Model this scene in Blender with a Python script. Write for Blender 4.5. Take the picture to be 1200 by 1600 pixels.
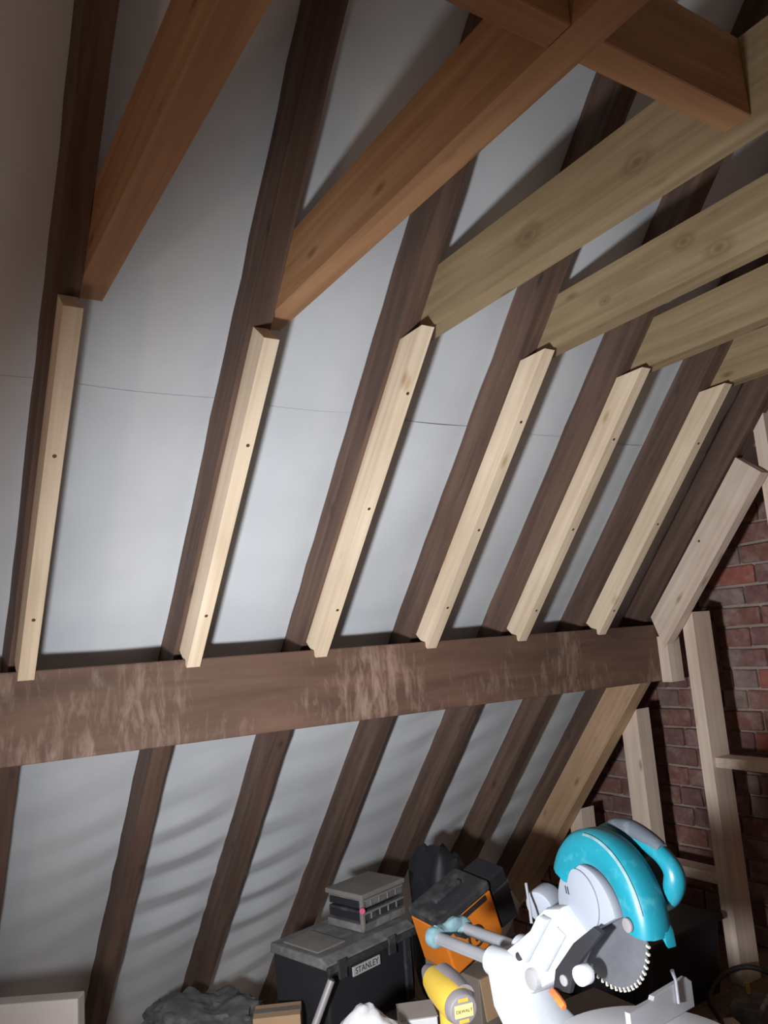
import bpy, bmesh, math, random
from mathutils import Vector, Matrix, noise
random.seed(7)
for o in list(bpy.data.objects):
    bpy.data.objects.remove(o, do_unlink=True)
scene = bpy.context.scene
C = scene.collection

# ---------------------------------------------------------------- camera
cam_d = bpy.data.cameras.new('camera')
cam = bpy.data.objects.new('camera', cam_d)
C.objects.link(cam)
rx, ry, rz = 0.1684, 0.0732, -0.5711
R3 = Matrix.Rotation(rz, 3, 'Z') @ Matrix.Rotation(rx, 3, 'X') @ Matrix.Rotation(ry, 3, 'Y')
right, fwd, up = R3.col[0], R3.col[1], R3.col[2]
m = Matrix((right, up, -fwd)).transposed().to_4x4()
m.translation = Vector((-0.264, -2.1182, 0.0009))
cam.matrix_world = m
cam_d.sensor_fit = 'VERTICAL'
cam_d.sensor_height = 32.0
cam_d.lens = 1213.72 / 1600 * 32.0
cam_d.clip_start = 0.02
scene.camera = cam

# ---------------------------------------------------------------- light
world = bpy.data.worlds.new('world')
scene.world = world
world.use_nodes = True
bg = world.node_tree.nodes['Background']
bg.inputs['Color'].default_value = (1.0, 0.78, 0.64, 1)
bg.inputs['Strength'].default_value = 0.11

ld = bpy.data.lights.new('work_lamp_light', 'SPOT')       # LED work lamp standing low, left of the camera
ld.energy = 190
ld.color = (0.96, 0.985, 1.0)
ld.spot_size = math.radians(137)
ld.spot_blend = 1.0
ld.shadow_soft_size = 0.055
lamp = bpy.data.objects.new('work_lamp_light', ld)
C.objects.link(lamp)
LP = Vector((-0.30, -1.42, -0.37))
lamp.location = LP
lamp.rotation_euler = Vector((math.sin(1.08), math.cos(1.08), -0.07)).to_track_quat('-Z', 'Y').to_euler()

wd = bpy.data.lights.new('warm_bulb_light', 'POINT')       # warm bulb in the loft further left
wd.energy = 7.5
wd.color = (1.0, 0.60, 0.40)
wd.shadow_soft_size = 0.06
warm = bpy.data.objects.new('warm_bulb_light', wd)
C.objects.link(warm)
warm.location = (-1.05, -1.25, -0.25)

vs = scene.view_settings
vs.view_transform = 'Standard'
vs.look = 'None'
vs.exposure = 0.0
vs.gamma = 1.0
vs.use_curve_mapping = False

# ---------------------------------------------------------------- materials
def srgb(r, g, b):
    f = lambda c: (c / 255 / 12.92) if c / 255 <= 0.04045 else ((c / 255 + 0.055) / 1.055) ** 2.4
    return (f(r), f(g), f(b), 1)

def base_mat(name, rough=0.6, metal=0.0):
    mt = bpy.data.materials.new(name)
    mt.use_nodes = True
    nt = mt.node_tree
    b = nt.nodes['Principled BSDF']
    b.inputs['Roughness'].default_value = rough
    b.inputs['Metallic'].default_value = metal
    return mt, nt, b

def coords(nt, scale, seed=True):
    tc = nt.nodes.new('ShaderNodeTexCoord')
    mp = nt.nodes.new('ShaderNodeMapping')
    mp.inputs['Scale'].default_value = scale
    nt.links.new(tc.outputs['Object'], mp.inputs['Vector'])
    if seed:
        oi = nt.nodes.new('ShaderNodeObjectInfo')
        mu = nt.nodes.new('ShaderNodeMath'); mu.operation = 'MULTIPLY'; mu.inputs[1].default_value = 37.0
        nt.links.new(oi.outputs['Random'], mu.inputs[0])
        nt.links.new(mu.outputs[0], mp.inputs['Location'])
    return mp.outputs['Vector']

def noise_tex(nt, vec, scale=1.0, detail=4.0, rough=0.55, dist=0.0):
    n = nt.nodes.new('ShaderNodeTexNoise')
    n.inputs['Scale'].default_value = scale
    n.inputs['Detail'].default_value = detail
    n.inputs['Roughness'].default_value = rough
    n.inputs['Distortion'].default_value = dist
    nt.links.new(vec, n.inputs['Vector'])
    return n.outputs['Fac']

def ramp(nt, fac, stops):
    r = nt.nodes.new('ShaderNodeValToRGB')
    while len(r.color_ramp.elements) < len(stops):
        r.color_ramp.elements.new(0.5)
    for e, (p, c) in zip(r.color_ramp.elements, stops):
        e.position = p
        e.color = c
    nt.links.new(fac, r.inputs['Fac'])
    return r.outputs['Color']

def mix(nt, fac, a, b, mode='MIX'):
    n = nt.nodes.new('ShaderNodeMix'); n.data_type = 'RGBA'; n.blend_type = mode
    if isinstance(fac, float): n.inputs['Factor'].default_value = fac
    else: nt.links.new(fac, n.inputs['Factor'])
    for k, v in (('A', a), ('B', b)):
        sock = [s for s in n.inputs if s.name == k and s.type == 'RGBA'][0]
        if isinstance(v, tuple): sock.default_value = v
        else: nt.links.new(v, sock)
    return [s for s in n.outputs if s.type == 'RGBA'][0]

def bump(nt, b, fac, strength=0.3, dist=0.002):
    n = nt.nodes.new('ShaderNodeBump')
    n.inputs['Strength'].default_value = strength
    n.inputs['Distance'].default_value = dist
    nt.links.new(fac, n.inputs['Height'])
    nt.links.new(n.outputs['Normal'], b.inputs['Normal'])

K = (0, 0, 0, 1); W = (1, 1, 1, 1)

def wood(name, light, dark, knot, rough=0.62, grain=34.0, knots=True, contrast=(0.38, 0.66), spots=()):
    mt, nt, b = base_mat(name, rough)
    v = coords(nt, (1.3, grain, grain))
    n1 = noise_tex(nt, v, 1.0, 5, 0.6, 0.6)
    col = ramp(nt, n1, [(contrast[0], dark), (contrast[1], light)])
    v2 = coords(nt, (2.2, 3.5, 3.5))
    n2 = noise_tex(nt, v2, 1.0, 3)
    tint = ramp(nt, n2, [(0.35, (0.82, 0.80, 0.78, 1)), (0.65, W)])
    col = mix(nt, 1.0, col, tint, 'MULTIPLY')
    if knots:
        v3 = coords(nt, (4.6, 12.5, 12.5))
        vo = nt.nodes.new('ShaderNodeTexVoronoi')
        vo.inputs['Scale'].default_value = 1.0
        nt.links.new(v3, vo.inputs['Vector'])
        kf = ramp(nt, vo.outputs['Distance'], [(0.04, (0.8, 0.8, 0.8, 1)), (0.15, K)])
        col = mix(nt, kf, col, knot)
    for (kx, kz, kr) in spots:                      # single big knots at known places along the board
        tc = nt.nodes.new('ShaderNodeTexCoord')
        mp = nt.nodes.new('ShaderNodeMapping')
        mp.inputs['Location'].default_value = (-kx * 0.62 / kr, 0, -kz / kr)
        mp.inputs['Scale'].default_value = (0.62 / kr, 0.0, 1.0 / kr)
        nt.links.new(tc.outputs['Object'], mp.inputs['Vector'])
        ln = nt.nodes.new('ShaderNodeVectorMath'); ln.operation = 'LENGTH'
        nt.links.new(mp.outputs['Vector'], ln.inputs[0])
        kf = ramp(nt, ln.outputs['Value'], [(0.0, (0.9, 0.9, 0.9, 1)), (0.22, (0.55, 0.55, 0.55, 1)), (0.36, (0.2, 0.2, 0.2, 1)), (0.50, (0.5, 0.5, 0.5, 1)), (0.95, K)])
        col = mix(nt, kf, col, knot)
    nt.links.new(col, b.inputs['Base Color'])
    bump(nt, b, n1, 0.25, 0.0015)
    return mt

def plain(name, col, rough=0.5, metal=0.0, var=0.15, scale=9.0, dust=None, dust_amt=0.5):
    mt, nt, b = base_mat(name, rough, metal)
    v = coords(nt, (scale, scale, scale))
    n = noise_tex(nt, v, 1.0, 5, 0.6)
    lo = tuple(c * (1 - var) for c in col[:3]) + (1,)
    c = ramp(nt, n, [(0.3, lo), (0.7, col)])
    if dust:
        v2 = coords(nt, (scale * 2.1,) * 3)
        n2 = noise_tex(nt, v2, 1.0, 6, 0.65)
        f = ramp(nt, n2, [(0.62 - 0.25 * dust_amt, K), (0.80, W)])
        c = mix(nt, f, c, dust)
    nt.links.new(c, b.inputs['Base Color'])
    bump(nt, b, n, 0.12, 0.001)
    return mt

SPOT_A = [(1.306, 0.828, 0.030), (1.018, 0.832, 0.034)]
SPOT_B = [(1.188, 0.812, 0.032), (1.105, 0.868, 0.026), (0.86, 0.828, 0.016)]
M = {}
M['batten'] = wood('new_pine', srgb(240, 222, 198), srgb(222, 200, 172), srgb(176, 140, 102), grain=46)
M['stud'] = wood('stud_pine', srgb(234, 216, 202), srgb(214, 194, 178), srgb(162, 130, 106), grain=44)
M['collar_warm'] = wood('orange_pine', srgb(190, 146, 106), srgb(164, 120, 84), srgb(112, 74, 46), grain=30)
M['collar'] = wood('treated_pine', srgb(170, 150, 118), srgb(146, 126, 96), srgb(100, 80, 52), grain=30)
M['collar_a'] = wood('treated_pine_a', srgb(170, 150, 118), srgb(146, 126, 96), srgb(104, 84, 58), grain=30, spots=SPOT_A)
M['collar_b'] = wood('treated_pine_b', srgb(170, 150, 118), srgb(146, 126, 96), srgb(104, 84, 58), grain=30, spots=SPOT_B)
M['lower_new'] = wood('lower_new_pine', srgb(204, 172, 142), srgb(182, 149, 118), srgb(128, 92, 60), grain=36)
M['rafter'] = wood('old_rafter_wood', srgb(112, 88, 76), srgb(84, 64, 55), srgb(60, 45, 40), rough=0.8, grain=26)
M['screw'] = plain('screw_steel', srgb(120, 95, 70), 0.4, 0.6)

def purlin_mat():
    mt, nt, b = base_mat('old_purlin_wood', 0.75)
    v = coords(nt, (2.0, 30, 16))
    n1 = noise_tex(nt, v, 1.0, 5, 0.6, 0.4)
    col = ramp(nt, n1, [(0.35, srgb(92, 71, 61)), (0.68, srgb(117, 91, 78))])
    v2 = coords(nt, (2.6, 1, 3.0))
    n2 = noise_tex(nt, v2, 1.0, 3)
    v3 = coords(nt, (34, 10, 9))
    n3 = noise_tex(nt, v3, 1.0, 5, 0.7, 0.5)
    mu = nt.nodes.new('ShaderNodeMath'); mu.operation = 'MULTIPLY'
    nt.links.new(n2, mu.inputs[0]); nt.links.new(n3, mu.inputs[1])
    f = ramp(nt, mu.outputs[0], [(0.255, K), (0.40, (0.85, 0.85, 0.85, 1))])
    col = mix(nt, f, col, srgb(156, 136, 123))
    v4 = coords(nt, (1.2, 2, 2.0))
    n4 = noise_tex(nt, v4, 1.0, 2)
    t = ramp(nt, n4, [(0.35, (0.78, 0.76, 0.72, 1)), (0.65, (1.06, 0.98, 0.95, 1))])
    col = mix(nt, 1.0, col, t, 'MULTIPLY')
    nt.links.new(col, b.inputs['Base Color'])
    bump(nt, b, n3, 0.3, 0.002)
    return mt
M['purlin'] = purlin_mat()

def membrane_mat():
    mt, nt, b = base_mat('breather_membrane', 0.55)
    v = coords(nt, (2.2, 2.2, 2.2), False)
    n = noise_tex(nt, v, 1.0, 4)
    c = ramp(nt, n, [(0.3, srgb(194, 198, 204)), (0.7, srgb(212, 216, 222))])
    nt.links.new(c, b.inputs['Base Color'])
    v2 = coords(nt, (300, 300, 300), False)
    bump(nt, b, noise_tex(nt, v2, 1.0, 2), 0.05, 0.0005)
    return mt
M['membrane'] = membrane_mat()

def brick_mat(name, c1, c2):
    mt, nt, b = base_mat(name, 0.9)
    v = coords(nt, (22, 22, 22))
    n = noise_tex(nt, v, 1.0, 6, 0.65)
    c = ramp(nt, n, [(0.32, c1), (0.66, c2)])
    v2 = coords(nt, (9, 9, 9))
    n2 = noise_tex(nt, v2, 1.0, 5, 0.7)
    f = ramp(nt, n2, [(0.50, K), (0.70, (0.75, 0.75, 0.75, 1))])
    c = mix(nt, f, c, srgb(164, 146, 140))
    nt.links.new(c, b.inputs['Base Color'])
    bump(nt, b, n, 0.6, 0.004)
    return mt
BR = [brick_mat('brick_purple', srgb(106, 76, 74), srgb(134, 98, 94)),
      brick_mat('brick_brown', srgb(112, 74, 66), srgb(140, 98, 88)),
      brick_mat('brick_grey', srgb(118, 96, 92), srgb(146, 122, 116)),
      brick_mat('brick_red', srgb(140, 82, 72), srgb(168, 102, 90))]
M['mortar'] = plain('mortar', srgb(172, 154, 146), 0.95, var=0.3, scale=14)
M['floor'] = wood('floor_boards', srgb(150, 126, 104), srgb(122, 100, 82), srgb(90, 70, 55), rough=0.8, grain=14, knots=False)
M['teal'] = plain('teal_paint', srgb(22, 118, 136), 0.38, var=0.12, scale=14, dust=srgb(70, 140, 152), dust_amt=0.35)
M['teal_dark'] = plain('dark_teal_plastic', srgb(16, 52, 62), 0.5, dust=srgb(40, 66, 74), dust_amt=0.3)
M['grip'] = plain('grey_rubber_grip', srgb(74, 80, 90), 0.6, dust=srgb(112, 118, 126), dust_amt=0.35)
M['casting'] = plain('white_casting', srgb(204, 208, 216), 0.45, var=0.2, scale=16)
M['guard_grey'] = plain('pale_guard', srgb(140, 146, 158), 0.5, var=0.08)
M['steel'] = plain('chrome_rail', srgb(176, 178, 186), 0.32, 0.45, var=0.15)
M['blade'] = plain('blade_steel', srgb(128, 130, 138), 0.45, 0.6, var=0.25, scale=20)
M['tooth'] = plain('carbide_tooth', srgb(226, 220, 204), 0.4, 0.3)
M['paleblue'] = plain('pale_blue_end_cap', srgb(128, 162, 172), 0.6, var=0.45, scale=30)
M['black'] = plain('black_plastic', srgb(52, 53, 57), 0.6, var=0.3, dust=srgb(96, 96, 98), dust_amt=0.55)
M['black_deep'] = plain('deep_black_plastic', srgb(38, 39, 45), 0.6, var=0.3)
M['dusty'] = plain('dusty_grey_plastic', srgb(104, 104, 106), 0.8, var=0.3, dust=srgb(140, 138, 136), dust_amt=0.7)
M['dustier'] = plain('dust_covered_lid', srgb(128, 124, 120), 0.9, var=0.3, scale=6)
M['orange'] = plain('orange_plastic', srgb(226, 128, 40), 0.5, var=0.12)
M['orange_red'] = plain('orange_knob', srgb(232, 118, 60), 0.5)
M['card'] = plain('brown_card', srgb(172, 142, 112), 0.9, var=0.12)
M['card_grey'] = plain('dusty_card', srgb(122, 112, 104), 0.9, var=0.2)
M['yellow'] = plain('yellow_plastic', srgb(196, 164, 62), 0.5, var=0.1)
M['cream'] = plain('cream_label', srgb(232, 206, 128), 0.6, var=0.05)
M['tool_grey'] = plain('grey_tool_rubber', srgb(128, 122, 126), 0.6, var=0.15)
M['badge'] = plain('badge_silver', srgb(176, 176, 180), 0.5)
M['ink'] = plain('dark_ink', srgb(44, 40, 38), 0.7)
M['white'] = plain('white_plastic', srgb(228, 230, 234), 0.6, var=0.08)
M['white_board'] = plain('white_board', srgb(176, 168, 164), 0.9, var=0.1)
M['alu'] = plain('cast_aluminium', srgb(186, 186, 192), 0.4, 0.35, var=0.15, scale=12)
M['pink'] = plain('pink_tag', srgb(206, 84, 124), 0.6)
M['tube'] = plain('grey_tube', srgb(176, 172, 176), 0.4, 0.3)
M['cable'] = plain('black_cable', srgb(52, 50, 50), 0.6)

# ---------------------------------------------------------------- mesh helpers
def link(o, parent=None):
    C.objects.link(o)
    if parent: o.parent = parent
    return o

def from_bm(name, bm, mat, parent=None, smooth=False, mw=None):
    bmesh.ops.recalc_face_normals(bm, faces=bm.faces)
    me = bpy.data.meshes.new(name)
    bm.to_mesh(me); bm.free()
    me.materials.append(M[mat] if isinstance(mat, str) else mat)
    if smooth:
        for p in me.polygons: p.use_smooth = True
        me.set_sharp_from_angle(angle=math.radians(40))
    o = bpy.data.objects.new(name, me)
    link(o, parent)
    if mw is not None: o.matrix_world = mw
    return o

def root(name, label, cat, loc=(0, 0, 0), group=None, rotz=0.0, mat=None):
    o = bpy.data.objects.new(name, None)
    o.empty_display_size = 0.05
    C.objects.link(o)
    o.matrix_world = mat if mat is not None else Matrix.Translation(loc) @ Matrix.Rotation(rotz, 4, 'Z')
    return tag(o, label, cat, group)

def tag(o, label, cat, group=None):
    o['label'] = label; o['category'] = cat
    if group: o['group'] = group
    return o

def part(name, bm, mat, parent, smooth=False, label=None):
    o = from_bm(name, bm, mat, parent, smooth)
    if label: o['label'] = label
    return o

def box(bm, c, s, rot=None, bev=0.0, seg=2):
    mt = Matrix.Translation(c) @ (rot.to_4x4() if rot else Matrix()) @ Matrix.Diagonal((s[0], s[1], s[2], 1))
    g = bmesh.ops.create_cube(bm, size=1.0, matrix=mt)
    if bev:
        es = list({e for v in g['verts'] for e in v.link_edges})
        bmesh.ops.bevel(bm, geom=es, offset=bev, segments=seg, profile=0.5, affect='EDGES')

def B(c, s, rot=None, bev=0.0, seg=2):
    bm = bmesh.new(); box(bm, c, s, rot, bev, seg); return bm

def frame_z(d):
    return Vector(d).normalized().to_track_quat('Z', 'Y').to_matrix()

def cyl(bm, a, b, r, r2=None, n=24, bev=0.0):
    a = Vector(a); b = Vector(b)
    mt = Matrix.Translation((a + b) / 2) @ frame_z(b - a).to_4x4()
    g = bmesh.ops.create_cone(bm, cap_ends=True, segments=n, radius1=r, radius2=r if r2 is None else r2, depth=(b - a).length, matrix=mt)
    if bev:
        es = [e for e in {e for v in g['verts'] for e in v.link_edges} if any(len(f.verts) > 4 for f in e.link_faces)]
        bmesh.ops.bevel(bm, geom=es, offset=bev, segments=2, profile=0.5, affect='EDGES')

def CY(*a, **k):
    bm = bmesh.new(); cyl(bm, *a, **k); return bm

def tube(bm, pts, rad, n=12, flat=1.0):
    pts = [Vector(p) for p in pts]
    rads = rad if isinstance(rad, (list, tuple)) else [rad] * len(pts)
    rings = []
    prev = None
    for i, p in enumerate(pts):
        t = (pts[min(i + 1, len(pts) - 1)] - pts[max(i - 1, 0)]).normalized()
        if prev is None:
            a = t.orthogonal().normalized()
        else:
            a = (prev - t * prev.dot(t)).normalized()
        prev = a
        bb = t.cross(a)
        rings.append([bm.verts.new(p + (a * math.cos(2 * math.pi * k / n) + bb * math.sin(2 * math.pi * k / n) * flat) * rads[i]) for k in range(n)])
    for r0, r1 in zip(rings, rings[1:]):
        for k in range(n):
            bm.faces.new((r0[k], r0[(k + 1) % n], r1[(k + 1) % n], r1[k]))
    bm.faces.new(rings[0]); bm.faces.new(rings[-1])

def spline(ctrl, n=8):
    P = [Vector(c) for c in ctrl]
    P = [P[0]] + P + [P[-1]]
    out = []
    for i in range(1, len(P) - 2):
        for k in range(n):
            t = k / n
            p0, p1, p2, p3 = P[i - 1:i + 3]
            out.append(0.5 * ((2 * p1) + (-p0 + p2) * t + (2 * p0 - 5 * p1 + 4 * p2 - p3) * t * t + (-p0 + 3 * p1 - 3 * p2 + p3) * t ** 3))
    out.append(P[-2])
    return out

def prism(bm, outline, axis, lo, hi, bev=0.0, seg=2):
    """outline: list of 2D points; axis 0/1/2 the extrusion axis."""
    def mk(p, h):
        if axis == 0: return (h, p[0], p[1])
        if axis == 1: return (p[0], h, p[1])
        return (p[0], p[1], h)
    a = [bm.verts.new(mk(p, lo)) for p in outline]
    b = [bm.verts.new(mk(p, hi)) for p in outline]
    fs = [bm.faces.new(a), bm.faces.new(b)]
    n = len(a)
    for k in range(n):
        fs.append(bm.faces.new((a[k], a[(k + 1) % n], b[(k + 1) % n], b[k])))
    if bev:
        es = list({e for f in fs[:2] for e in f.edges})
        bmesh.ops.recalc_face_normals(bm, faces=fs)
        bmesh.ops.bevel(bm, geom=es, offset=bev, segments=seg, profile=0.5, affect='EDGES')

def PR(*a, **k):
    bm = bmesh.new(); prism(bm, *a, **k); return bm

def text_part(name, body, size, depth, mat, parent, mw, label=None):
    cu = bpy.data.curves.new(name, 'FONT')
    cu.body = body; cu.size = size; cu.extrude = depth; cu.align_x = 'CENTER'; cu.align_y = 'CENTER'
    tmp = bpy.data.objects.new(name, cu)
    C.objects.link(tmp)
    bpy.context.view_layer.update()
    me = bpy.data.meshes.new_from_object(tmp.evaluated_get(bpy.context.evaluated_depsgraph_get()))
    bpy.data.objects.remove(tmp, do_unlink=True)
    me.name = name
    me.materials.clear(); me.materials.append(M[mat])
    o = bpy.data.objects.new(name, me)
    link(o, parent)
    o.matrix_local = mw
    if label: o['label'] = label
    return o

# ---------------------------------------------------------------- roof frame
P = 0.8651
SN, CS = math.sin(P), math.cos(P)
D0, RD, RW = 0.0557, 0.1093, 0.0558      # rafter inner face, rafter depth, rafter width
WB, DB = 0.0377, 0.0757                  # new batten
FLOOR = -1.32
WALLX = 2.78
ROOF = Matrix(((0, 1, 0, 0), (-CS, 0, SN, 0), (SN, 0, CS, 0), (0, 0, 0, 1)))   # local x up the slope, y along the purlin, z outwards
XR = {1: -0.012, 2: 0.407, 3: 0.800, 4: 1.208, 5: 1.605, 6: 2.011, 7: 2.382}

def timber(name, t0, t1, ywid, zdep, mat, mw, parent=None, jit=0.0, step=0.12, bev=0.0, seed=0):
    """bar along local x between t0(y,z) and t1(y,z); ywid/zdep = (lo, hi)."""
    rnd = random.Random(seed)
    f0 = t0 if callable(t0) else (lambda y, z: t0)
    f1 = t1 if callable(t1) else (lambda y, z: t1)
    cs = [(ywid[0], zdep[0]), (ywid[1], zdep[0]), (ywid[1], zdep[1]), (ywid[0], zdep[1])]
    n = max(1, int((f1(*cs[0]) - f0(*cs[0])) / step))
    bm = bmesh.new()
    rings = []
    for i in range(n + 1):
        ring = []
        for (y, z) in cs:
            a, b = f0(y, z), f1(y, z)
            jy = jz = 0
            if jit:
                jy, jz = rnd.gauss(0, jit), rnd.gauss(0, jit * 0.5)
            ring.append(bm.verts.new((a + (b - a) * i / n, y + jy, z + jz)))
        rings.append(ring)
    for a, b in zip(rings, rings[1:]):
        for k in range(4):
            bm.faces.new((a[k], a[(k + 1) % 4], b[(k + 1) % 4], b[k]))
    bm.faces.new(rings[0]); bm.faces.new(rings[-1])
    if bev:
        es = [e for e in bm.edges if len(e.link_faces) == 2 and e.calc_face_angle(0) > 0.5]
        bmesh.ops.bevel(bm, geom=es, offset=bev, segments=2, profile=0.5, affect='EDGES')
    o = from_bm(name, bm, mat, parent, False)
    if mw is not None: o.matrix_world = mw
    return o

# ---------------------------------------------------------------- setting: floor, sloping membrane, gable wall
fl = bpy.data.objects.new('floor', None); C.objects.link(fl); fl['kind'] = 'structure'; fl['label'] = 'dusty boarded loft floor under the clutter'
bw = 0.18
me_board = None
i = 0
x = -1.6
while x < WALLX - 0.01:
    w = min(bw, WALLX - x)
    o = from_bm('floor_board', B((0, 0, 0), (w - 0.004, 3.9, 0.02), bev=0.002, seg=1), 'floor', fl)
    o.location = (x + w / 2, -1.15, FLOOR - 0.0105)
    x += bw

ceil = bpy.data.objects.new('ceiling', None); C.objects.link(ceil)
ceil['kind'] = 'structure'; ceil['label'] = 'pale grey breather membrane sloping behind the rafters'
DF = D0 + RD
def sheet(t0, t1, off, seed):
    x0, x1 = -1.1, WALLX
    nx, nt_ = 194, max(8, int((t1 - t0) / 0.018))
    vs_, fs_ = [], []
    for j in range(nt_ + 1):
        t = t0 + (t1 - t0) * j / nt_
        for i2 in range(nx + 1):
            x = x0 + (x1 - x0) * i2 / nx
            # distance inside a bay: 0 at rafters, 1 mid bay
            bay = abs(math.sin(math.pi * (x - XR[1] - RW / 2) / 0.3995))
            low = min(1.0, max(0.0, (-t + 0.05) / 0.5))
            amp = 0.0022 + 0.0065 * low
            ph = 2.2 * noise.noise(Vector((x * 0.7, t * 0.6, seed)))
            w1 = math.sin((t - 0.30 * x * low) * 34 + ph * 3.2 + 1.4 * noise.noise(Vector((x * 2.2, t * 2.0, 3))))
            w1 = math.copysign(abs(w1) ** 1.7, w1)
            env = 0.22 + 1.9 * max(0.0, noise.noise(Vector((x * 1.7 + 5, t * 1.9, 1.7))))
            w2 = noise.noise(Vector((x * 4, t * 5, 9.1))) * 0.9
            d = -0.016 * bay - (amp * max(0.0, env) * w1 + 0.004 * w2) * (0.35 + 0.65 * bay)
            vs_.append((t, x, DF + off + min(d, 0.0)))
    for j in range(nt_):
        for i2 in range(nx):
            a = j * (nx + 1) + i2
            fs_.append((a, a + 1, a + nx + 2, a + nx + 1))
    me = bpy.data.meshes.new('membrane_sheet')
    me.from_pydata(vs_, [], fs_)
    me.materials.append(M['membrane'])
    for p in me.polygons: p.use_smooth = True
    o = bpy.data.objects.new('membrane_sheet', me)
    link(o, ceil)
    o.matrix_world = ROOF
    return o
sheet(-2.7, -0.28, 0.000, 1.0)
sheet(-0.40, 0.70, 0.0015, 2.0)
sheet(0.58, 2.6, 0.003, 3.0)

wall = from_bm('wall_right', PR([(-2.6, -1.75), (1.75, -1.75), (1.55, -1.2), (-1.1, 2.1), (-2.6, 2.1)], axis=0, lo=WALLX, hi=WALLX + 0.1), 'mortar')
wall['kind'] = 'structure'; wall['label'] = 'old brick gable wall of dark reddish bricks with pale mortar'
CO = 0.0857
variants = {}
def brick_mesh(kind, mi, k):
    key = (kind, mi, k)
    if key not in variants:
        L = 0.218 if kind else 0.104
        rnd = random.Random(hash(key) % 1000)
        bm = B((0, 0, 0), (0.030, L, 0.0735), bev=0.004, seg=1)
        for v in bm.verts:
            v.co += Vector((rnd.uniform(-.0025, .0025), rnd.uniform(-.003, .003), rnd.uniform(-.003, .003)))
        bmesh.ops.recalc_face_normals(bm, faces=bm.faces)
        me = bpy.data.meshes.new('brick'); bm.to_mesh(me); bm.free()
        me.materials.append(BR[mi])
        variants[key] = me
    return variants[key]
rnd = random.Random(11)
rest = bmesh.new()
count = 0
for row in range(-4, 40):
    z = FLOOR + CO * (row + 0.5)
    ymax = (D0 + RD - z * CS) / SN + 0.05
    y = -2.55 + (row % 2) * 0.055 + (0.11 if row % 3 == 0 else 0)
    k = row
    while y < min(ymax, 1.5):
        st = (k % 2 == 0) if row % 4 != 1 else (rnd.random() < 0.85)
        L = 0.2285 if st else 0.1145
        yc = y + L / 2
        pr = [0.45, 0.3, 0.22, 0.03]
        if z > -0.75 and yc < 0.12: pr = [0.24, 0.32, 0.14, 0.30]
        mi = rnd.choices(range(4), pr)[0]
        kk = rnd.randrange(3)
        loc = (WALLX - 0.004 + rnd.uniform(-.003, .003), yc, z)
        if -0.95 < yc < 1.1 and row >= 0 and z < 0.62:
            o = bpy.data.objects.new('brick', brick_mesh(st, mi, kk))
            link(o, wall)
            o.location = loc
            count += 1
        else:
            n0 = len(rest.verts)
            rest.from_mesh(brick_mesh(st, mi, kk))
            rest.verts.ensure_lookup_table()
            for v in rest.verts[n0:]: v.co += Vector(loc)
        y += L; k += 1
o = from_bm('brick_courses', rest, BR[1], wall)
o['kind'] = 'stuff'
print('bricks', count)

# ---------------------------------------------------------------- purlin
pur = from_bm('purlin', B((0, 0, 0), (WALLX + 1.1, 0.072, 0.2229), bev=0.004), 'purlin')
pur.location = ((WALLX - 1.1) / 2 - 0.004, 0.036, -0.11145)
tag(pur, 'thick old brown purlin beam with pale scraped patches running across all the rafters', 'beam')

# ---------------------------------------------------------------- old rafters
ORD = {1: 'leftmost', 2: 'second', 3: 'third', 4: 'fourth', 5: 'fifth', 6: 'sixth', 7: 'seventh'}
RLAB = {1: 'leftmost dark old rafter, behind the orange-tinted leftmost pine batten',
        2: 'dark old rafter second from the left, behind the second pine batten',
        3: 'dark old rafter third from the left, behind the third pine batten',
        4: 'dark old rafter fourth from the left, behind the fourth pine batten',
        5: 'dark old rafter fifth from the left, behind the fifth pine batten',
        6: 'dark old rafter sixth from the left, behind the sixth pine batten',
        7: 'dark old rafter furthest right, beside the new pine timbers at the brick gable'}
tfloor = (FLOOR - D0 * CS) / SN
for i in range(1, 8):
    o = timber('old_rafter', -2.60, 2.45, (XR[i], XR[i] + RW), (D0, D0 + RD - 0.002), 'rafter', ROOF, jit=0.0011, step=0.09, seed=i * 5)
    tag(o, RLAB[i], 'rafter', 'old rafters of the roof slope')

# ---------------------------------------------------------------- new battens on the rafters
BLAB = {1: 'leftmost new pine batten, square cut at the top, lit orange',
        2: 'new pine batten second from the left, with a square-cut top end',
        3: 'new pine batten third from the left, below the first greenish collar',
        4: 'new pine batten fourth from the left on the old rafters',
        5: 'new pine batten fifth from the left on the old rafters',
        6: 'new pine batten sixth from the left, nearest the gable-end rafter'}
SCREWS = {1: [(0.60, 0.5), (0.17, 0.5)], 2: [(0.66, 0.6), (0.16, 0.55)], 3: [(0.84, 0.6), (0.50, 0.5), (0.16, 0.6)],
          4: [(0.80, 0.5), (0.44, 0.55), (0.15, 0.5)], 5: [(0.78, 0.5), (0.45, 0.5), (0.12, 0.5)], 6: [(0.80, 0.5), (0.48, 0.5), (0.10, 0.5)]}
ZTOP = 0.762
for i in range(1, 7):
    y0 = XR[i] + RW / 2 - WB / 2 + 0.0034
    hi = (lambda y, z: 0.925) if i <= 2 else (lambda y, z: (ZTOP - z * CS) / SN)
    o = timber('pine_batten', -0.013, hi, (y0, y0 + WB), (D0 - DB, D0 - 0.001), 'batten', ROOF, step=0.5, bev=0.0025)
    tag(o, BLAB[i], 'batten', 'new pine battens on the rafters')
    for (t, f) in SCREWS[i]:
        s = part('screw', CY((t, y0 + WB * f, D0 - DB - 0.0006), (t, y0 + WB * f, D0 - DB + 0.006), 0.0045, n=12), 'screw', o)

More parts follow.
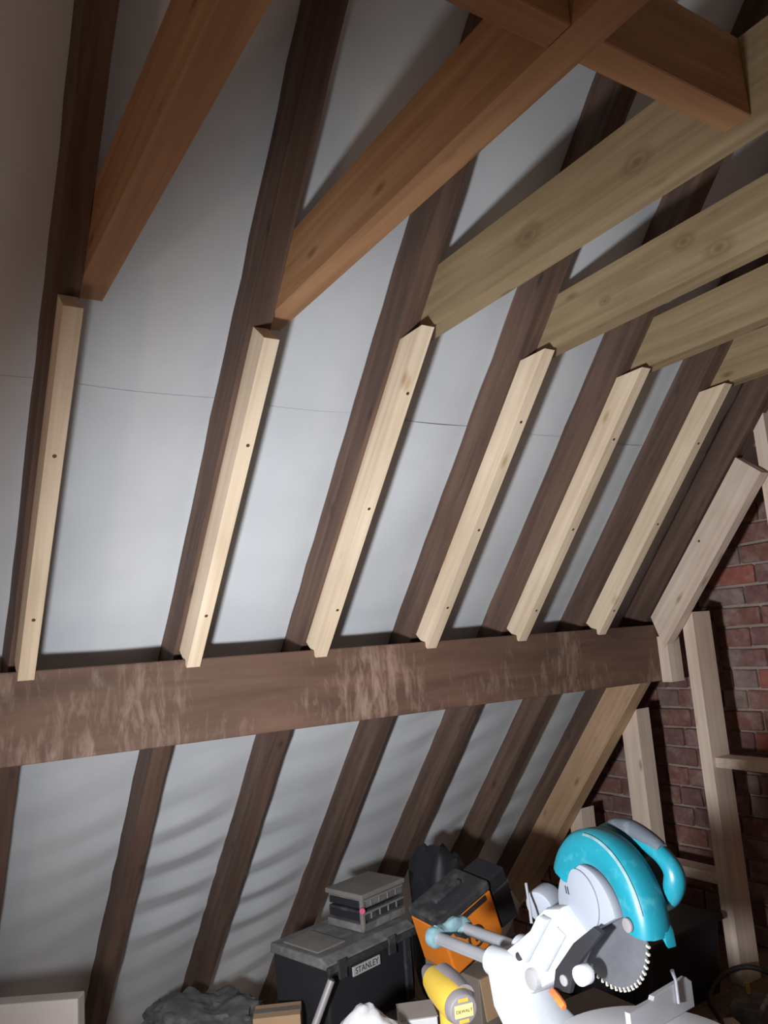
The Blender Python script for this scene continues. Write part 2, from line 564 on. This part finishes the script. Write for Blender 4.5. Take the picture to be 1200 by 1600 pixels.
# ---------------------------------------------------------------- collar joists and blocking
ZC, HC, TC = 0.775, 0.140, 0.0587
CLAB = {1: 'orange-brown collar joist furthest left, beside the leftmost rafter',
        2: 'long orange-brown collar joist, second from the left, with blocking on both sides',
        3: 'greenish treated collar joist with two big knots, third from the left',
        4: 'greenish treated collar joist fourth from the left',
        5: 'greenish treated collar joist fifth from the left',
        6: 'greenish treated collar joist furthest right, by the gable'}
CM = Matrix(((0, 1, 0, 0), (-1, 0, 0, 0), (0, 0, 1, 0), (0, 0, 0, 1)))
for i in range(1, 7):
    y0 = XR[i] + RW + 0.0005
    st = lambda y, z: -((DF - 0.03 - z * CS) / SN)
    o = timber('collar_joist', st, 3.0, (y0, y0 + TC), (ZC, ZC + HC), {1: 'collar_warm', 2: 'collar_warm', 3: 'collar_a', 4: 'collar_b'}.get(i, 'collar'), CM, step=0.6, bev=0.002, seed=40 + i)
    tag(o, CLAB[i], 'joist', 'collar joists across the roof')
for a, lab in ((1, 'short blocking between the two orange-brown collar joists'), (2, 'short dark-faced blocking between the second and third collar joists')):
    xa, xb = XR[a] + RW + TC + 0.001, XR[a + 1] + RW - 0.0002
    bm = B((0, 0, 0), (xb - xa, 0.047, HC), bev=0.002, seg=1)
    o = from_bm('blocking', bm, 'collar_warm')
    o.location = ((xa + xb) / 2, -1.50, ZC + HC / 2)
    tag(o, lab, 'blocking', 'blocking between the collars')

# ---------------------------------------------------------------- gable end new timbers
XG = 2.358
def upper_end(y, z): return 0.745
o = timber('gable_rafter_timber', lambda y, z: 0.016 if z > D0 - 0.055 else -0.050, upper_end, (XG, XG + 0.045), (-0.088, 0.030), 'stud', ROOF, step=0.4, bev=0.002)
tag(o, 'new pale timber on the last rafter above the purlin end', 'timber')
part('screw', CY((0.40, XG - 0.0006, 0.0), (0.40, XG + 0.004, 0.0), 0.005, n=12), 'screw', o)
tl = (-0.235 - 0.05 * CS) / SN
def lower_top(y, z): return (-0.2235 - z * CS) / SN
o = timber('gable_rafter_timber', -1.62, lower_top, (XG - 0.006, XG + 0.062), (-0.072, D0 - 0.001), 'lower_new', ROOF, step=0.4, bev=0.002)
tag(o, 'new orange-tan timber running down the last rafter below the purlin', 'timber')

def stud(lab, x0, x1, y0, y1, z0, z1, ztop=None, mat='stud'):
    L = z1 - z0
    mw = Matrix(((0, 0, 1, 0), (0, 1, 0, 0), (1, 0, 0, 0), (0, 0, 0, 1)))   # local x up, y along y, z along x
    f1 = ztop if ztop else z1
    o = timber('gable_stud', z0, f1, (y0, y1), (x0, x1), mat, mw, step=0.5, bev=0.002)
    return tag(o, lab, 'stud', 'new studs of the gable end wall')
def under_slope(off):
    return lambda y, z: (off - y * SN) / CS - 0.001
stud('tall pale stud standing in front of the brick gable, from floor to sloping timber', 2.405, 2.515, -0.150, -0.098, FLOOR, 0, under_slope(-0.088))
stud('stud below the purlin end, behind the saw handle', 2.42, 2.50, 0.200, 0.290, FLOOR, 0, under_slope(-0.072))
stud('short low stud under the tan sloping timber, left of the saw guard', 2.42, 2.50, 0.585, 0.665, FLOOR, 0, under_slope(-0.072))
stud('short pale block stud on the purlin end under the sloping timber', 2.363, 2.440, -0.047, -0.0005, -0.228, -0.048)
stud('pale stud at the far right edge under the collar joists', 2.42, 2.49, -0.555, -0.508, FLOOR, ZC - 0.001)
def noggin(lab, y0, y1, z, x0=2.42, x1=2.505):
    o = from_bm('gable_noggin', B((0, 0, 0), (x1 - x0, y1 - y0, 0.038), bev=0.002, seg=1), 'stud')
    o.location = ((x0 + x1) / 2, (y0 + y1) / 2, z)
    return tag(o, lab, 'noggin', 'noggins between the gable studs')
noggin('upper noggin reaching right from the tall gable stud', -0.5075, -0.1505, -0.535)
noggin('lower noggin between gable studs, right of the saw handle', -0.0975, 0.1995, -0.968)

# ---------------------------------------------------------------- mitre saw
BX, BY, BZ = 0.875, -0.995, -0.522
ang = 0.0
HEADM = Matrix.Rotation(math.radians(-10), 4, 'Z')
ARMM = Matrix.Rotation(math.radians(-4), 4, 'Z')
BASEM = Matrix.Rotation(math.radians(4), 4, 'Z')
SAW = Matrix.Translation((BX, BY, BZ)) @ Matrix.Rotation(ang, 4, 'Z')   # local +y rear, -x left (towards the lamp), z up
saw = root('mitre_saw', 'teal and white sliding mitre saw with exposed blade, tilted up beside the toolboxes', 'saw', mat=SAW)
def pol(r, a):            # a: 0 front, 90 up, 180 rear
    return (-r * math.cos(math.radians(a)), r * math.sin(math.radians(a)))
# blade
bm = bmesh.new()
NT = 60
out = []
for k in range(NT):
    a0 = 2 * math.pi * k / NT
    for da, r in ((0.0, 0.1215), (0.60, 0.127), (0.72, 0.1275), (0.78, 0.1205)):
        a = a0 + da * 2 * math.pi / NT
        out.append((r * math.cos(a), r * math.sin(a)))
prism(bm, out, 0, -0.0012, 0.0012)
blade = part('blade', bm, 'blade', saw, label='round steel saw blade with pale teeth')
bm = bmesh.new()
for k in range(NT):
    a = 2 * math.pi * (k + 0.62) / NT
    rot = Matrix.Rotation(a, 3, 'X')
    box(bm, rot @ Vector((0, 0.1245, 0)), (0.0034, 0.0075, 0.004), rot)
tp = part('blade_tooth_tips', bm, 'tooth', blade); tp['kind'] = 'stuff'
part('arbor_nut', CY((-0.010, 0, 0), (0.006, 0, 0), 0.016, n=6), 'steel', blade)
# teal upper guard: swept arched shell
def arc_shell(a0, a1, n, prof):
    bm = bmesh.new()
    rings = []
    for k in range(n + 1):
        a = a0 + (a1 - a0) * k / n
        sc = 1.0
        ring = []
        for (x, r) in prof:
            y, z = pol(r, a)
            ring.append(bm.verts.new((x, y - 0.022, z + 0.013)))
        rings.append(ring)
    m_ = len(prof)
    for p, q in zip(rings, rings[1:]):
        for k in range(m_):
            bm.faces.new((p[k], p[(k + 1) % m_], q[(k + 1) % m_], q[k]))
    bm.faces.new(rings[0]); bm.faces.new(rings[-1])
    return bm
prof = [(-0.030, 0.082), (-0.036, 0.092), (-0.036, 0.118), (-0.031, 0.132), (-0.018, 0.141), (0.012, 0.141), (0.026, 0.134), (0.032, 0.118), (0.032, 0.082)]
gd = part('upper_guard', arc_shell(-4, 158, 40, prof), 'teal', saw, True, label='glossy teal upper blade guard')
rib = [(-0.0325, 0.1325), (-0.0305, 0.1350), (-0.0285, 0.1360), (-0.0295, 0.1330)]
part('ridge_highlight', arc_shell(12, 95, 30, rib), 'paleblue', gd, True)  # pale strip: highlight along the guard's ridge, put in as colour
part('front_lip', PR([(-0.150, 0.030), (-0.163, 0.012), (-0.166, -0.012), (-0.156, 0.000), (-0.142, 0.012)], axis=0, lo=0.004, hi=0.026, bev=0.003), 'teal', gd, True)
bm = bmesh.new()
y_, z_ = -0.126, 0.022
cyl(bm, (-0.0365, y_, z_), (-0.043, y_, z_), 0.012, n=20, bev=0.002)
part('guard_bolt', bm, 'tool_grey', gd, True)
# pale side cover (sector)
def sector(r, a0, a1, n, inner=None):
    pts = [pol(r, a0 + (a1 - a0) * k / n) for k in range(n + 1)]
    return pts
cov = [(y + 0.012, z - 0.003) for y, z in sector(0.090, 12, 212, 32)] + [(0.030, -0.044), (-0.02, -0.016)]
sc_ = part('side_cover', PR(cov, axis=0, lo=-0.028, hi=-0.008, bev=0.004), 'guard_grey', saw, True, label='pale grey blade side cover')
part('cover_boss', CY((-0.028, 0.022, 0.022), (-0.032, 0.022, 0.022), 0.056, n=36, bev=0.003), 'guard_grey', sc_, True)
for k in range(2):
    part('vent_slot', B((-0.0325, 0.062 - k * 0.007, 0.032), (0.0015, 0.0022, 0.014), Matrix.Rotation(math.radians(-12), 3, 'X')), 'ink', sc_)
lk = part('guard_link', PR([(-0.041, 0.000), (-0.060, -0.006), (-0.007, -0.058), (0.025, -0.094), (0.046, -0.138), (0.092, -0.146), (0.080, -0.107), (0.020, -0.044)], axis=0, lo=-0.060, hi=-0.048, bev=0.002), 'black_deep', saw, label='black lower guard arm')
bm = bmesh.new(); cyl(bm, (-0.064, 0.055, -0.118), (-0.058, 0.055, -0.118), 0.010, n=16, bev=0.002)
part('link_bolt', bm, 'alu', lk, True)
# white arm casting
arm = [(0.01, -0.030), (0.063, 0.004), (0.110, -0.008), (0.140, -0.030), (0.165, -0.062), (0.205, -0.090), (0.262, -0.130), (0.268, -0.178), (0.230, -0.190), (0.182, -0.188), (0.100, -0.138), (0.065, -0.105)]
ac = part('arm_casting', PR(arm, axis=0, lo=-0.050, hi=0.040, bev=0.010), 'casting', saw, True, label='white cast arm')
part('arm_rib', PR([(0.085, -0.020), (0.108, -0.018), (0.190, -0.105), (0.170, -0.122)], axis=0, lo=-0.066, hi=-0.049, bev=0.005), 'casting', ac, True)
part('arm_rib', PR([(0.045, -0.040), (0.068, -0.030), (0.135, -0.110), (0.112, -0.122)], axis=0, lo=-0.064, hi=-0.049, bev=0.005), 'casting', ac, True)
bm = bmesh.new(); cyl(bm, (-0.062, 0.160, -0.150), (0.05, 0.160, -0.150), 0.020, n=24, bev=0.004)
part('pivot_bolt', bm, 'alu', ac, True)
bm = bmesh.new(); cyl(bm, (-0.060, 0.120, -0.045), (-0.05, 0.120, -0.045), 0.010, n=16, bev=0.002)
part('lock_pin', bm, 'black', ac, True)
bm = bmesh.new(); cyl(bm, (-0.058, 0.200, -0.120), (-0.05, 0.200, -0.120), 0.008, n=16, bev=0.002)
part('lock_pin', bm, 'black', ac, True)
part('grey_knob', CY((-0.015, 0.170, -0.030), (0.03, 0.182, -0.022), 0.034, n=24, bev=0.006), 'guard_grey', ac, True)
bm = bmesh.new(); tube(bm, [(-0.03, 0.185, 0.018), (-0.045, 0.160, -0.022), (-0.052, 0.150, -0.045)], 0.003, 8)
part('stop_wire', bm, 'steel', ac, True)
# rail carriage and rails
RZ = -0.155
car = bmesh.new()
for x in (-0.012, 0.071):
    cyl(car, (x, 0.205, RZ), (x, 0.305, RZ), 0.030, n=28, bev=0.006)
box(car, (0.03, 0.255, RZ), (0.085, 0.095, 0.034), None, 0.004)
car_o = part('rail_carriage', car, 'casting', saw, True)
for x in (-0.012, 0.071):
    part('slide_rail', CY((x, 0.22, RZ), (x, 0.490, RZ), 0.0135, n=24), 'steel', saw, True, label='shiny chrome slide rail')
bm = bmesh.new()
for x in (-0.012, 0.071):
    cyl(bm, (x, 0.478, RZ), (x, 0.505, RZ), 0.0235, n=20, bev=0.005)
pts = spline([(-0.014, 0.492, RZ + 0.010), (0.015, 0.494, RZ + 0.004), (0.045, 0.492, RZ + 0.014), (0.072, 0.494, RZ + 0.008)], 6)
tube(bm, pts, 0.016, 10)
for v in bm.verts:
    v.co += Vector((0, 0, 1)) * 0.004 * noise.noise(v.co * 60)
part('rail_end_cap', bm, 'paleblue', saw, True, label='pale blue dusty end bracket of the rails')
# support down to base, base and turntable
sup = [(0.215, -0.165), (0.290, -0.165), (0.280, -0.230), (0.190, -0.345), (-0.02, -0.355), (-0.02, -0.300), (0.090, -0.262), (0.170, -0.225)]
part('support_casting', PR(sup, axis=0, lo=-0.045, hi=0.060, bev=0.012), 'casting', saw, True)
bm = bmesh.new(); cyl(bm, (0, -0.07, -0.262), (0, -0.07, -0.214), 0.185, n=56, bev=0.006)
part('turntable', bm, 'white', saw, True)
bm = B((0.0, -0.055, -0.300), (0.50, 0.20, 0.075), bev=0.015)
part('base', bm, 'casting', saw, True)
for sx in (-1, 1):
    part('foot', CY((sx * 0.2, -0.055, -0.356), (sx * 0.2, -0.055, -0.335), 0.022, n=16), 'black', saw, True)
fen = [(0.010, -0.214), (0.205, -0.214), (0.205, -0.168), (0.190, -0.157), (0.085, -0.160), (0.080, -0.166), (0.010, -0.166)]
part('fence', PR(fen, axis=1, lo=-0.030, hi=-0.018, bev=0.0015), 'alu', saw, label='flat grey aluminium fence')
part('fence', PR([(-0.205, -0.214), (-0.03, -0.214), (-0.03, -0.180), (-0.205, -0.180)], axis=1, lo=-0.030, hi=-0.018, bev=0.0015), 'alu', saw)
bm = bmesh.new(); tube(bm, [(0.150, -0.034, -0.190), (0.150, -0.034, -0.150), (0.142, -0.034, -0.130)], [0.003, 0.003, 0.004], 8)
part('fence_pin', bm, 'steel', saw, True)
bm = bmesh.new(); cyl(bm, (-0.052, -0.006, -0.088), (-0.078, -0.008, -0.088), 0.017, n=24, bev=0.004)
part('stop_knob', bm, 'white', saw, True)
bm = bmesh.new(); tube(bm, spline([(-0.060, 0.095, -0.150), (-0.080, 0.060, -0.140), (-0.085, 0.032, -0.150)], 5), [0.007] * 10 + [0.005], 8)
part('bevel_lever', bm, 'orange_red', saw, True)
# motor on the far side
bm = bmesh.new(); cyl(bm, (0.03, 0.02, 0.03), (0.115, 0.02, 0.03), 0.052, n=28, bev=0.008); cyl(bm, (0.112, 0.02, 0.03), (0.175, 0.02, 0.03), 0.046, n=28, bev=0.010)
part('motor_housing', bm, 'teal_dark', saw, True)
# handle loop
hx = 0.050
loop = spline([(hx - 0.015, 0.055, 0.112), (hx, 0.020, 0.136), (hx, -0.030, 0.143), (hx, -0.070, 0.139), (hx, -0.125, 0.122), (hx, -0.152, 0.096), (hx, -0.142, 0.062), (hx, -0.112, 0.036), (hx - 0.01, -0.070, 0.022), (hx - 0.02, -0.030, 0.020)], 6)
bm = bmesh.new(); tube(bm, loop, [0.013 + 0.003 * math.sin(math.pi * min(1, k / 30)) + 0.006 * math.exp(-((k - 33) / 7) ** 2) for k in range(len(loop))], 14)
hd = part('handle', bm, 'teal', saw, True, label='teal loop handle')
bm = bmesh.new()
gp = [p + Vector((0, -0.004, 0.008)) for p in loop[7:25]]
tube(bm, gp, [0.008 + 0.009 * math.sin(math.pi * (k + 1) / (len(gp) + 1)) ** 0.5 for k in range(len(gp))], 14)
part('grip_pad', bm, 'grip', hd, True, label='grey rubber grip')
part('trigger', B((hx, -0.070, 0.122), (0.016, 0.040, 0.016), Matrix.Rotation(math.radians(28), 3, 'X'), 0.004), 'black', hd)

for ch in list(saw.children):
    n_ = ch.name.split('.')[0]
    if n_ in ('blade', 'upper_guard', 'side_cover', 'handle', 'motor_housing'): ch.matrix_local = HEADM
    elif n_ in ('arm_casting', 'guard_link', 'stop_knob', 'bevel_lever'): ch.matrix_local = ARMM
    else: ch.matrix_local = BASEM

# saw bench under it
bench = root('work_bench', 'low wooden bench carrying the mitre saw and the yellow drill', 'bench', (0.90, -0.98, FLOOR))
HB = -0.885 - FLOOR
part('bench_top', B((0, 0.0, HB - 0.0125), (0.72, 0.84, 0.025), bev=0.002), 'card_grey', bench)
for sx in (-1, 1):
    for sy in (-1, 1):
        part('leg', B((sx * 0.32, sy * 0.38, (HB - 0.025) / 2), (0.045, 0.045, HB - 0.025), bev=0.002), 'collar', bench)

# ---------------------------------------------------------------- yellow drill standing on the bench
DR = Matrix.Translation((0.727, -0.725, -0.885))
dr = root('cordless_drill', 'yellow and grey cordless drill standing rear end towards the camera', 'drill', mat=DR)
ax = Vector((0.22, 0.96, 0.05)).normalized()
cb = Vector((0, 0, 0.158))
gb = cb + ax * 0.07
part('battery', B((gb.x, gb.y, 0.0225), (0.075, 0.105, 0.045), Matrix.Rotation(math.radians(-13), 3, 'Z'), bev=0.006), 'tool_grey', dr)
bm = bmesh.new(); tube(bm, [(gb.x, gb.y, 0.044), (gb.x, gb.y, 0.085), (gb.x, gb.y - 0.005, 0.140)], [0.020, 0.018, 0.021], 14)
part('grip', bm, 'yellow', dr, True)
bm = bmesh.new()
rr = [(0.0, 0.030), (0.010, 0.035), (0.05, 0.036), (0.10, 0.034), (0.13, 0.029)]
tube(bm, [cb + ax * t for t, _ in rr], [r for _, r in rr], 24)
body = part('body', bm, 'yellow', dr, True)
bm = bmesh.new(); tube(bm, [cb + ax * t for t in (0.13, 0.15, 0.175)], [0.027, 0.022, 0.014], 20)
part('chuck', bm, 'tool_grey', dr, True)
fz = frame_z(-ax)
capm = Matrix.Translation(cb - ax * 0.0005) @ fz.to_4x4()
upv = (Vector((0, 0, 1)) - ax * ax.z).normalized()
rv = upv.cross(-ax)
capm = Matrix((rv, upv, -ax)).transposed().to_4x4(); capm.translation = cb
bm = bmesh.new(); cyl(bm, (0, 0, -0.006), (0, 0, 0.016), 0.034, 0.029, n=28, bev=0.003)
for v in bm.verts: v.co = capm @ v.co
cap = part('rear_cap', bm, 'tool_grey', dr, True)
bm = bmesh.new(); tube(bm, [cb + ax * 0.01 + upv * 0.012 + rv * 0.012, cb + ax * 0.06 + upv * 0.016 + rv * 0.012, cb + ax * 0.11 + upv * 0.014 + rv * 0.010], 0.025, 16)
part('grey_overmould', bm, 'tool_grey', dr, True)
def capbox(name, c, s, mat, bev):
    bm = B(c, s, bev=bev)
    for v in bm.verts: v.co = capm @ v.co
    return part(name, bm, mat, cap)
capbox('label_plate', (0, 0, 0.0165), (0.040, 0.024, 0.003), 'cream', 0.001)
capbox('vent', (0, 0.0195, 0.0155), (0.022, 0.007, 0.003), 'yellow', 0.001)
capbox('vent', (0, -0.0195, 0.0155), (0.022, 0.007, 0.003), 'yellow', 0.001)
text_part('lettering', 'DEWALT', 0.0088, 0.0003, 'ink', cap, capm @ Matrix.Translation((0, 0, 0.0183)))

# ---------------------------------------------------------------- dark long case under the toolbox
case = root('tool_case', 'long low dark grey case on the floor under the black toolbox', 'case', (1.06, 0.335, FLOOR), rotz=math.radians(14))
part('case_body', B((0, 0, 0.0425), (0.32, 0.34, 0.085), bev=0.008), 'black', case)
part('case_lid', B((0, 0, 0.121), (0.33, 0.35, 0.070), bev=0.010), 'dusty', case)
for sx in (-1, 1):
    part('latch', B((sx * 0.10, -0.178, 0.085), (0.05, 0.010, 0.05), bev=0.003), 'black', case)

# ---------------------------------------------------------------- black toolbox
TB = Matrix.Translation((0.885, 0.165, -1.164)) @ Matrix.Rotation(math.radians(14), 4, 'Z')
tb = root('toolbox', 'black plastic toolbox with a dusty lid and silver name badge', 'toolbox', mat=TB)
L, Dp, H = 0.385, 0.27, 0.206
bm = PR([(0.012, 0), (Dp - 0.012, 0), (Dp, H), (0.0, H)], axis=0, lo=0.0, hi=L, bev=0.006)
part('body', bm, 'black_deep', tb)
part('lid', PR([(-0.008, H), (Dp + 0.008, H), (Dp + 0.004, H + 0.030), (0.03, H + 0.032), (0.000, H + 0.018)], axis=0, lo=-0.008, hi=L + 0.008, bev=0.006), 'dusty', tb, label='dust-grey toolbox lid')
part('lid_tray', B((0.075, 0.150, H + 0.0325), (0.12, 0.17, 0.005), bev=0.003), 'dustier', tb)
part('lid_rim', B((L / 2, -0.006, H + 0.003), (L + 0.02, 0.016, 0.020), bev=0.004), 'black', tb)
part('corner_band', B((0.345, -0.001, H / 2), (0.030, 0.012, H - 0.02), bev=0.003), 'black', tb)
bd = part('name_badge', B((0.150, -0.0075, H - 0.030), (0.120, 0.006, 0.028), bev=0.0015), 'badge', tb, label='silver name badge')
bm_m = Matrix.Translation((0.150, -0.0108, H - 0.030)) @ Matrix.Rotation(math.radians(90), 4, 'X')
text_part('lettering', 'STANLEY', 0.0250, 0.0004, 'ink', bd, bm_m)
for sx in (0.045, 0.265):
    part('latch', B((sx, -0.012, H - 0.004), (0.035, 0.008, 0.055), bev=0.003), 'black', tb)

# ---------------------------------------------------------------- organiser case on the toolbox
OG = Matrix.Translation((1.075, 0.275, -0.9255)) @ Matrix.Rotation(math.radians(16), 4, 'Z')
og = root('organiser_box', 'dusty grey organiser case with tilted drawers lying on the black toolbox', 'organiser', mat=OG)
OL, OD, OH = 0.215, 0.17, 0.118
part('shell', B((OL / 2, OD / 2, 0.012), (OL, OD, 0.024), bev=0.004), 'dusty', og)
part('shell_top', B((OL / 2, OD / 2, OH - 0.008), (OL + 0.006, OD + 0.006, 0.016), bev=0.004), 'dustier', og)
for k in range(2):
    dz = 0.047 + k * 0.040
    d = part('drawer', B((OL / 2, OD / 2, dz), (OL - 0.012, OD - 0.008, 0.034), bev=0.004), 'black' if k == 0 else 'dusty', og)
    part('drawer_rim', B((OL / 2, 0.001, dz + 0.010), (OL - 0.02, 0.008, 0.006), bev=0.001), 'dustier', d)
    part('end_panel', B((0.004, OD / 2, dz - 0.003), (0.006, OD - 0.03, 0.022), bev=0.002), 'black_deep', d)
    for j in range(4):
        part('divider', B((0.045 + j * 0.042, 0.003, dz), (0.005, 0.006, 0.026), bev=0.001), 'dustier', d)
part('corner_post', B((0.004, 0.004, OH / 2), (0.014, 0.014, OH - 0.02), bev=0.003), 'dustier', og)
part('catch', CY((-0.002, -0.002, 0.072), (-0.010, -0.010, 0.072), 0.010, n=14, bev=0.002), 'pink', og, label='small pink catch')

# ---------------------------------------------------------------- black bag behind the organiser
bg_ = bmesh.new()
bmesh.ops.create_icosphere(bg_, subdivisions=4, radius=1.0)
for v in bg_.verts:
    p = v.co.copy()
    q = Vector((math.copysign(abs(p.x) ** 0.55, p.x), math.copysign(abs(p.y) ** 0.55, p.y), math.copysign(abs(p.z) ** 0.6, p.z)))
    w = 1 + 0.10 * noise.noise(q * 2.3)
    v.co = Vector((q.x * 0.085, q.y * 0.12, q.z * 0.275 + 0.275)) * w
    v.co.z = max(0.0, v.co.z)
o = from_bm('tool_bag', bg_, 'black_deep', None, True)
o.location = (1.50, 0.43, FLOOR)
tag(o, 'black soft tool bag standing behind the organiser and the orange case', 'bag')

# ---------------------------------------------------------------- cardboard box, orange case, black case
cbx = root('cardboard_box', 'large dusty cardboard box under the orange case, left of the saw rails', 'box', (1.355, 0.005, FLOOR), rotz=math.radians(6))
CH = 0.335
part('carton', B((0, 0, CH / 2), (0.29, 0.24, CH), bev=0.003), 'card_grey', cbx)
part('flap', B((0.0, -0.130, CH - 0.055), (0.285, 0.004, 0.11), Matrix.Rotation(math.radians(-9), 3, 'X')), 'card', cbx)
part('tape', B((0, 0, CH + 0.0005), (0.292, 0.05, 0.002)), 'card', cbx)

exl = (right * 0.70 + fwd * 0.55 + up * 0.28).normalized()      # long axis of the orange case
ezl = (right * -0.36 + up * 0.90 - fwd * 0.16)
ezl = (ezl - exl * ezl.dot(exl)).normalized()
eyl = ezl.cross(exl)
ORM = Matrix((exl, eyl, ezl)).transposed().to_4x4()
ORM.translation = Vector((1.175, -0.088, -0.978))
orr = root('orange_case', 'orange plastic tool case with grey lid leaning over on the cardboard box', 'case', mat=ORM)
part('case_body', B((0.105, 0.075, 0.075), (0.21, 0.15, 0.15), bev=0.006), 'orange', orr)
part('lid', B((0.105, 0.075, 0.166), (0.215, 0.155, 0.032), bev=0.008), 'black', orr)
part('label_band', B((0.11, -0.001, 0.140), (0.15, 0.003, 0.016)), 'ink', orr)
ring = bmesh.new()
tube(ring, [(0.11 + 0.030 * math.cos(a), -0.001, 0.060 + 0.030 * math.sin(a)) for a in [2 * math.pi * k / 28 for k in range(29)]], 0.0035, 8)
part('ring_emblem', ring, 'ink', orr, True)
part('emblem_centre', B((0.11, -0.001, 0.060), (0.014, 0.004, 0.030), bev=0.001), 'ink', orr)
part('handle', B((0.105, 0.075, 0.188), (0.11, 0.022, 0.016), bev=0.005), 'black', orr)

BKM = ORM.copy(); BKM.translation = ORM.translation + exl * 0.220 + eyl * 0.015
bk = root('black_case', 'small black case leaning against the right end of the orange case', 'case', mat=BKM)
part('case_body', B((0.04, 0.06, 0.085), (0.075, 0.12, 0.17), bev=0.006), 'black_deep', bk)
part('case_seam', B((0.04, 0.06, 0.12), (0.078, 0.123, 0.008), bev=0.001), 'black', bk)
part('case_clip', B((0.0, 0.04, 0.125), (0.006, 0.03, 0.04), bev=0.002), 'dusty', bk)

# small brown carton in front of toolbox, right
sb = root('small_carton', 'small brown carton between the toolbox and the orange case', 'box', (1.125, 0.02, FLOOR), rotz=math.radians(10))
part('carton', B((0, 0, 0.118), (0.10, 0.09, 0.236), bev=0.002), 'card', sb)
part('flap', B((0, -0.0465, 0.20), (0.095, 0.003, 0.06)), 'card_grey', sb)

# tan carton, tube, white sack, white carton, dusty sheet, white board
tc_ = root('tan_carton', 'tan cardboard carton at the bottom edge, left of the leaning tube', 'box', (0.752, 0.255, FLOOR), rotz=math.radians(-28))
part('carton', B((0, 0, 0.1325), (0.14, 0.09, 0.265), bev=0.002), 'card', tc_)
part('tape', B((0, 0, 0.2655), (0.142, 0.03, 0.002)), 'card_grey', tc_)
bm = bmesh.new()
a_, b_ = Vector((0.862, 0.105, -0.958)), Vector((0.688, 0.150, -1.312))
tube(bm, [a_, a_ + (b_ - a_) * 0.5, b_], 0.011, 16)
o = from_bm('metal_tube', bm, 'tube', None, True)
tag(o, 'pale grey metal tube leaning against the black toolbox', 'tube')
part('end_rim', CY(tuple(a_), tuple(a_ + (a_ - b_).normalized() * 0.004), 0.0085, n=16), 'black', o)

def lump(name, mat, loc, size, seed, lab, cat, rough=0.22, sub=5):
    bm = bmesh.new()
    bmesh.ops.create_icosphere(bm, subdivisions=sub, radius=1.0)
    for v in bm.verts:
        p = v.co.copy()
        w = 1 + rough * noise.noise(p * 1.6 + Vector((seed, 0, 0))) + 0.5 * rough * abs(noise.noise(p * 4.1 + Vector((0, seed, 0)))) + 0.18 * rough * noise.noise(p * 11)
        v.co = Vector((p.x * size[0], p.y * size[1], p.z * size[2])) * w
        v.co.z = max(v.co.z + size[2] * 0.7, 0.0)
    o = from_bm(name, bm, mat, None, True)
    o.location = loc
    return tag(o, lab, cat)
lump('plastic_sack', 'white', (0.800, -0.215, FLOOR), (0.130, 0.110, 0.235), 4.2, 'bright white plastic sack at the bottom edge, left of the drill', 'sack', rough=0.12)
wc = root('white_carton', 'small white carton beside the yellow drill at the bottom edge', 'box', (1.000, -0.130, FLOOR), rotz=math.radians(-25))
part('carton', B((0, 0, 0.1575), (0.10, 0.10, 0.315), bev=0.003), 'white', wc)
part('lid_flap', B((0, 0, 0.317), (0.102, 0.102, 0.003)), 'white_board', wc)

lump('dust_sheet', 'dusty', (0.70, 0.74, FLOOR), (0.20, 0.26, 0.088), 9.1, 'crumpled grey dust sheet between the left rafters and the toolbox', 'sheet', rough=0.5)

o = from_bm('insulation_board', B((0, 0, 0.2415), (0.46, 0.05, 0.483), bev=0.004), 'white_board')
o.matrix_world = Matrix.Translation((-0.012, 0.32, FLOOR)) @ Matrix.Rotation(math.radians(-32), 4, 'Z')
tag(o, 'pale insulation board standing in the bottom left corner', 'board')

# ---------------------------------------------------------------- behind the saw: black crate, offcuts, cable, small box
cr = root('storage_crate', 'large black plastic crate in the shade behind the saw blade', 'crate', (2.10, 0.10, FLOOR), rotz=math.radians(4))
part('crate_body', PR([(-0.235, 0), (0.235, 0), (0.26, 0.25), (-0.26, 0.25)], axis=0, lo=-0.20, hi=0.20, bev=0.008), 'black_deep', cr)
part('rim', B((0, 0, 0.258), (0.43, 0.55, 0.022), bev=0.005), 'black_deep', cr)
for k in range(5):
    part('rib', B((-0.202, -0.16 + 0.08 * k, 0.12), (0.010, 0.014, 0.20), bev=0.002), 'black_deep', cr)
o = from_bm('timber_offcut', B((0, 0, 0), (0.24, 0.075, 0.038), bev=0.002), 'stud')
o.matrix_world = Matrix.Translation((1.985, -0.290, FLOOR + 0.0192)) @ Matrix.Rotation(math.radians(-28), 4, 'Z')
tag(o, 'pale timber offcut on the floor right of the saw fence', 'timber')
sbx = root('parts_tray', 'small clear and grey parts tray under the cable by the tall stud', 'tray', (2.235, -0.30, FLOOR), rotz=math.radians(20))
part('tray', B((0, 0, 0.025), (0.15, 0.11, 0.05), bev=0.004), 'dusty', sbx)
for k in range(3):
    part('cell', B((-0.045 + k * 0.045, -0.045, 0.052), (0.034, 0.012, 0.012), bev=0.002), 'white_board', sbx)
part('yellow_strip', B((0.045, 0.02, 0.060), (0.014, 0.012, 0.05), bev=0.002), 'yellow', sbx)
bm = bmesh.new()
pts = spline([(1.86, -0.42, FLOOR + 0.010), (2.0, -0.35, FLOOR + 0.055), (2.12, -0.22, FLOOR + 0.062), (2.28, -0.175, FLOOR + 0.085), (2.36, -0.24, FLOOR + 0.10), (2.38, -0.36, FLOOR + 0.06), (2.30, -0.46, FLOOR + 0.012), (2.1, -0.52, FLOOR + 0.010)], 8)
tube(bm, pts, 0.009, 10)
o = from_bm('power_cable', bm, 'cable', None, True)
tag(o, 'thick black cable looping over the clutter at the foot of the tall stud', 'cable')
bpy.context.view_layer.update()
